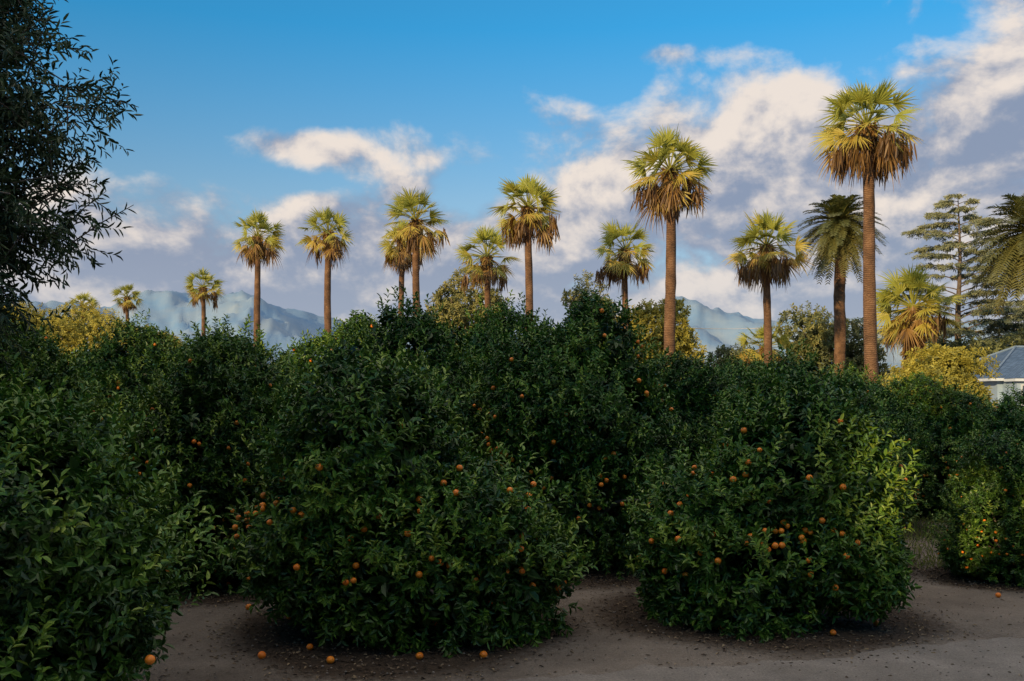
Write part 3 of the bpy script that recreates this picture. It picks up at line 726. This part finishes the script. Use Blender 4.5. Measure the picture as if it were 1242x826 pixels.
def litter():
    r = np.random.default_rng(66)
    C = []
    for x, y, q in trees[:14]:
        m = 2300; a = r.uniform(0, 6.28, m); d = q * 1.2 * r.uniform(0, 1, m)**.55 * (1 + r.normal(size=m) * .12)
        C.append(np.stack([x + d * np.cos(a), y + d * np.sin(a), 0 * a], 1))
    m = 900; C.append(np.stack([r.uniform(-6, 8, m), r.uniform(8, 16, m), np.zeros(m)], 1))
    C = np.concatenate(C); C[:, 2] = gheight(C[:, 0], C[:, 1]) + .012; n = len(C)
    d = r.normal(size=(n, 3)) * np.array([1, 1, .12]); nn = np.array([0, 0, 1.0]) + r.normal(size=(n, 3)) * .25
    M = foliage_mat('dry_leaf', [(0, (.045, .028, .018)), (.5, (.12, .08, .05)), (1, (.32, .24, .14))], rough=.8, trans=0)
    build('leaf_litter', [leaf_part(C, d, nn, r.uniform(.02, .065, n), r.uniform(.012, .028, n), r.uniform(0, 1, n)**1.2, 0)], [M])
    m = 2200; P = np.stack([r.uniform(-6, 9, m), 7.5 + 8.5 * r.uniform(0, 1, m)**1.4, np.zeros(m)], 1); P[:, 2] = np.maximum(gheight(P[:, 0], P[:, 1]), .003) + .003
    MP = noisy_mat('pebble', (.13, .11, .095), (.32, .28, .24), 2)
    build('pebbles', [balls(P, r.uniform(.004, .016, m), 0, .5, ICO1, (1, .8, .6))], [MP])
    F = np.array([(-.28, 9.75, 0), (-2.45, 9.75, 0), (-1.75, 9.6, 0), (-2.05, 10.1, 0), (2.3, 10.9, 0), (3.45, 10.7, 0), (4.1, 11.2, 0), (1.9, 13.4, 0), (.55, 12.9, 0), (6.3, 12.9, 0), (-3.2, 12.1, 0), (2.75, 10.85, 0), (-.9, 9.7, 0)])
    F[:, 2] = gheight(F[:, 0], F[:, 1]) + .033
    build('fallen_oranges', [balls(F, r.uniform(.034, .041, len(F)), 0, .5, ICO3, (1, 1, .95))], [M_ORANGE])
    m = 12000; G = np.stack([r.uniform(5.2, 14, m), r.uniform(15.0, 23, m), np.zeros(m)], 1); G[:, 2] = gheight(G[:, 0], G[:, 1])
    g = np.array([0, 0, 1.0]) + r.normal(size=(m, 3)) * .45
    MG = foliage_mat('grass_blade', [(0, (.08, .13, .03)), (1, (.26, .30, .06))], rough=.6, trans=.3)
    build('grass', [leaf_part(G, g, r.normal(size=(m, 3)) * np.array([1, 1, .1]), r.uniform(.06, .15, m), .014, r.uniform(0, 1, m), 0)], [MG])
litter()

# ------------------------------------------------------------------ sun + sky
ld = bpy.data.lights.new('sun', 'SUN'); ld.energy = 5.0; ld.angle = math.radians(.5); ld.color = (1, .72, .38)
lo = bpy.data.objects.new('sun', ld); lo.rotation_euler = tosun.to_track_quat('Z', 'Y').to_euler(); lo.location = (-30, -40, 40)
scene.collection.objects.link(lo)

w = bpy.data.worlds.new('World'); scene.world = w; w.use_nodes = True
nt = w.node_tree; nt.nodes.clear()
out = nt.nodes.new('ShaderNodeOutputWorld'); bg = nt.nodes.new('ShaderNodeBackground'); bg.inputs[1].default_value = .1
nt.links.new(bg.outputs[0], out.inputs[0])
sky = nt.nodes.new('ShaderNodeTexSky'); sky.sky_type = 'NISHITA'; sky.sun_disc = False
sky.sun_elevation = SUN_EL; sky.sun_rotation = SUN_AZ; sky.air_density = 1.0; sky.dust_density = .4; sky.ozone_density = 2.0
def M(op, a, b=None, c=None, clamp=False):
    n = nt.nodes.new('ShaderNodeMath'); n.operation = op; n.use_clamp = clamp
    for i, v in enumerate((a, b, c)):
        if v is None: continue
        if isinstance(v, (int, float)): n.inputs[i].default_value = v
        else: nt.links.new(v, n.inputs[i])
    return n.outputs[0]
def smooth(x, lo_, hi_):
    n = nt.nodes.new('ShaderNodeMapRange'); n.interpolation_type = 'SMOOTHSTEP'
    n.inputs[1].default_value = lo_; n.inputs[2].default_value = hi_; nt.links.new(x, n.inputs[0]); return n.outputs[0]
def comb(x, y, z=0.0):
    n = nt.nodes.new('ShaderNodeCombineXYZ')
    for i, v in enumerate((x, y, z)):
        if isinstance(v, (int, float)): n.inputs[i].default_value = v
        else: nt.links.new(v, n.inputs[i])
    return n.outputs[0]
def NZ(vec, scale, detail=8, rough=.52, dist=.0):
    n = nt.nodes.new('ShaderNodeTexNoise'); n.inputs['Scale'].default_value = scale; n.inputs['Detail'].default_value = detail
    n.inputs['Roughness'].default_value = rough; n.inputs['Distortion'].default_value = dist
    nt.links.new(vec, n.inputs['Vector']); return n.outputs['Fac']
def mixc(f, a, b):
    n = nt.nodes.new('ShaderNodeMix'); n.data_type = 'RGBA'; nt.links.new(f, n.inputs[0])
    for i, v in ((6, a), (7, b)):
        if isinstance(v, tuple): n.inputs[i].default_value = (*v, 1)
        else: nt.links.new(v, n.inputs[i])
    return n.outputs[2]
tc = nt.nodes.new('ShaderNodeTexCoord'); sp = nt.nodes.new('ShaderNodeSeparateXYZ'); nt.links.new(tc.outputs['Generated'], sp.inputs[0])
az = M('ARCTAN2', sp.outputs[0], sp.outputs[1]); el = M('ARCSINE', sp.outputs[2])
V0 = comb(az, M('MULTIPLY', el, 1.35), 4.3)
V1 = comb(M('ADD', az, -.010), M('MULTIPLY_ADD', el, 1.35, .022), 4.3)
D0 = NZ(V0, 8.5, 9, .57, .15); D1 = NZ(V1, 8.5, 6, .57, .15)
big = NZ(V0, 4.2, 2, .5)
tr = nt.nodes.new('ShaderNodeValToRGB'); e = tr.color_ramp.elements
pts = [(.0, .22), (.104, .195), (.16, .195), (.283, .205), (.3825, .240), (.486, .245), (.554, .272), (.6225, .322), (.708, .325), (.785, .30), (.821, .33), (.896, .36), (1, .34)]
while len(e) < len(pts): e.new(.5)
for x, (p, v) in zip(e, pts): x.position = p; g = v / .4; x.color = (g, g, g, 1)
nt.links.new(M('DIVIDE', M('ADD', az, .6), 1.2, clamp=True), tr.inputs[0])
top = M('MULTIPLY', tr.outputs[0], .4)
def gauss(a0, e0, ra, re, s):
    dx = M('DIVIDE', M('SUBTRACT', az, a0), ra); dy = M('DIVIDE', M('SUBTRACT', el, e0), re)
    q = M('ADD', M('MULTIPLY', dx, dx), M('MULTIPLY', dy, dy))
    return M('MULTIPLY', M('EXPONENT', M('MULTIPLY', q, -1.0)), s)
cov = M('MINIMUM', M('MULTIPLY', M('SUBTRACT', top, el), 8.5), .56)
cov = M('MAXIMUM', cov, -.52)
dens = M('ADD', cov, M('MULTIPLY', M('SUBTRACT', D0, .5), 2.2))
extra = gauss(-.215, .250, .060, .018, .70)
for g in [(.13, .335, .09, .012, .45), (.30, .39, .16, .02, .45), (.40, .36, .12, .02, .3), (-.05, .215, .035, .02, -.4), (-.33, .225, .07, .012, -.35), (-.20, .214, .05, .010, -.5)]:
    extra = M('ADD', extra, gauss(*g))
dens = M('ADD', dens, extra)
# bright overhead cloud, out of view, added to raise light in the shade
hi_ = M('MULTIPLY', smooth(el, .55, .9), .75)
dens = M('ADD', dens, hi_)
mask = smooth(dens, -.12, .38)
lit = M('MULTIPLY', M('SUBTRACT', D0, D1), 5.5)
edge = M('SUBTRACT', 1.0, smooth(M('SUBTRACT', top, el), .0, .10))
lit = M('ADD', lit, M('MULTIPLY', edge, .20))
lit = M('ADD', lit, M('MULTIPLY', M('SUBTRACT', big, .52), 1.8))
for g in [(.155, .285, .13, .045, .60), (.46, .31, .13, .07, .45), (-.215, .252, .07, .02, .05), (-.115, .232, .03, .014, .5), (.02, .235, .03, .015, .4), (.27, .28, .10, .05, .4)]:
    lit = M('ADD', lit, gauss(*g))
lit = smooth(lit, -.40, .92)
c1 = mixc(lit, (2.6, 3.1, 4.3), (8.8, 7.7, 6.8))
hz = M('SUBTRACT', 1.0, smooth(el, .04, .20))
c2 = mixc(M('MULTIPLY', hz, .45), c1, (4.6, 5.0, 5.9))
c3 = mixc(smooth(el, .5, .9), c2, (19.5, 17.0, 14.4))  # overhead cloud colour set bright as added fill light
tr2 = nt.nodes.new('ShaderNodeValToRGB'); e = tr2.color_ramp.elements
pts = [(.05, (1.1, 1.15, 1.25)), (.20, (1.15, 1.32, 1.42)), (.36, (.32, 1.42, 1.85)), (.7, (.5, 1.4, 1.7))]
while len(e) < len(pts): e.new(.5)
for x, (p, c) in zip(e, pts): x.position = p; x.color = (*[k / 2 for k in c], 1)
nt.links.new(el, tr2.inputs[0])
tint = nt.nodes.new('ShaderNodeVectorMath'); tint.operation = 'MULTIPLY'
nt.links.new(sky.outputs[0], tint.inputs[0]); nt.links.new(tr2.outputs[0], tint.inputs[1])
t2_ = nt.nodes.new('ShaderNodeVectorMath'); t2_.operation = 'SCALE'; t2_.inputs['Scale'].default_value = 2.0
nt.links.new(tint.outputs[0], t2_.inputs[0])
fin = mixc(M('MULTIPLY', mask, .95), t2_.outputs[0], c3)
nt.links.new(fin, bg.inputs[0])

# ------------------------------------------------------------------ camera
cd = bpy.data.cameras.new('camera'); cd.lens = 35; cd.sensor_width = 36; cd.shift_y = .062
cd.clip_start = .1; cd.clip_end = 20000
co = bpy.data.objects.new('camera', cd); co.location = (0, 0, 2.5); co.rotation_euler = (math.radians(90), 0, 0)
scene.collection.objects.link(co); scene.camera = co
scene.view_settings.view_transform = 'Standard'; scene.view_settings.look = 'None'; scene.view_settings.exposure = 0
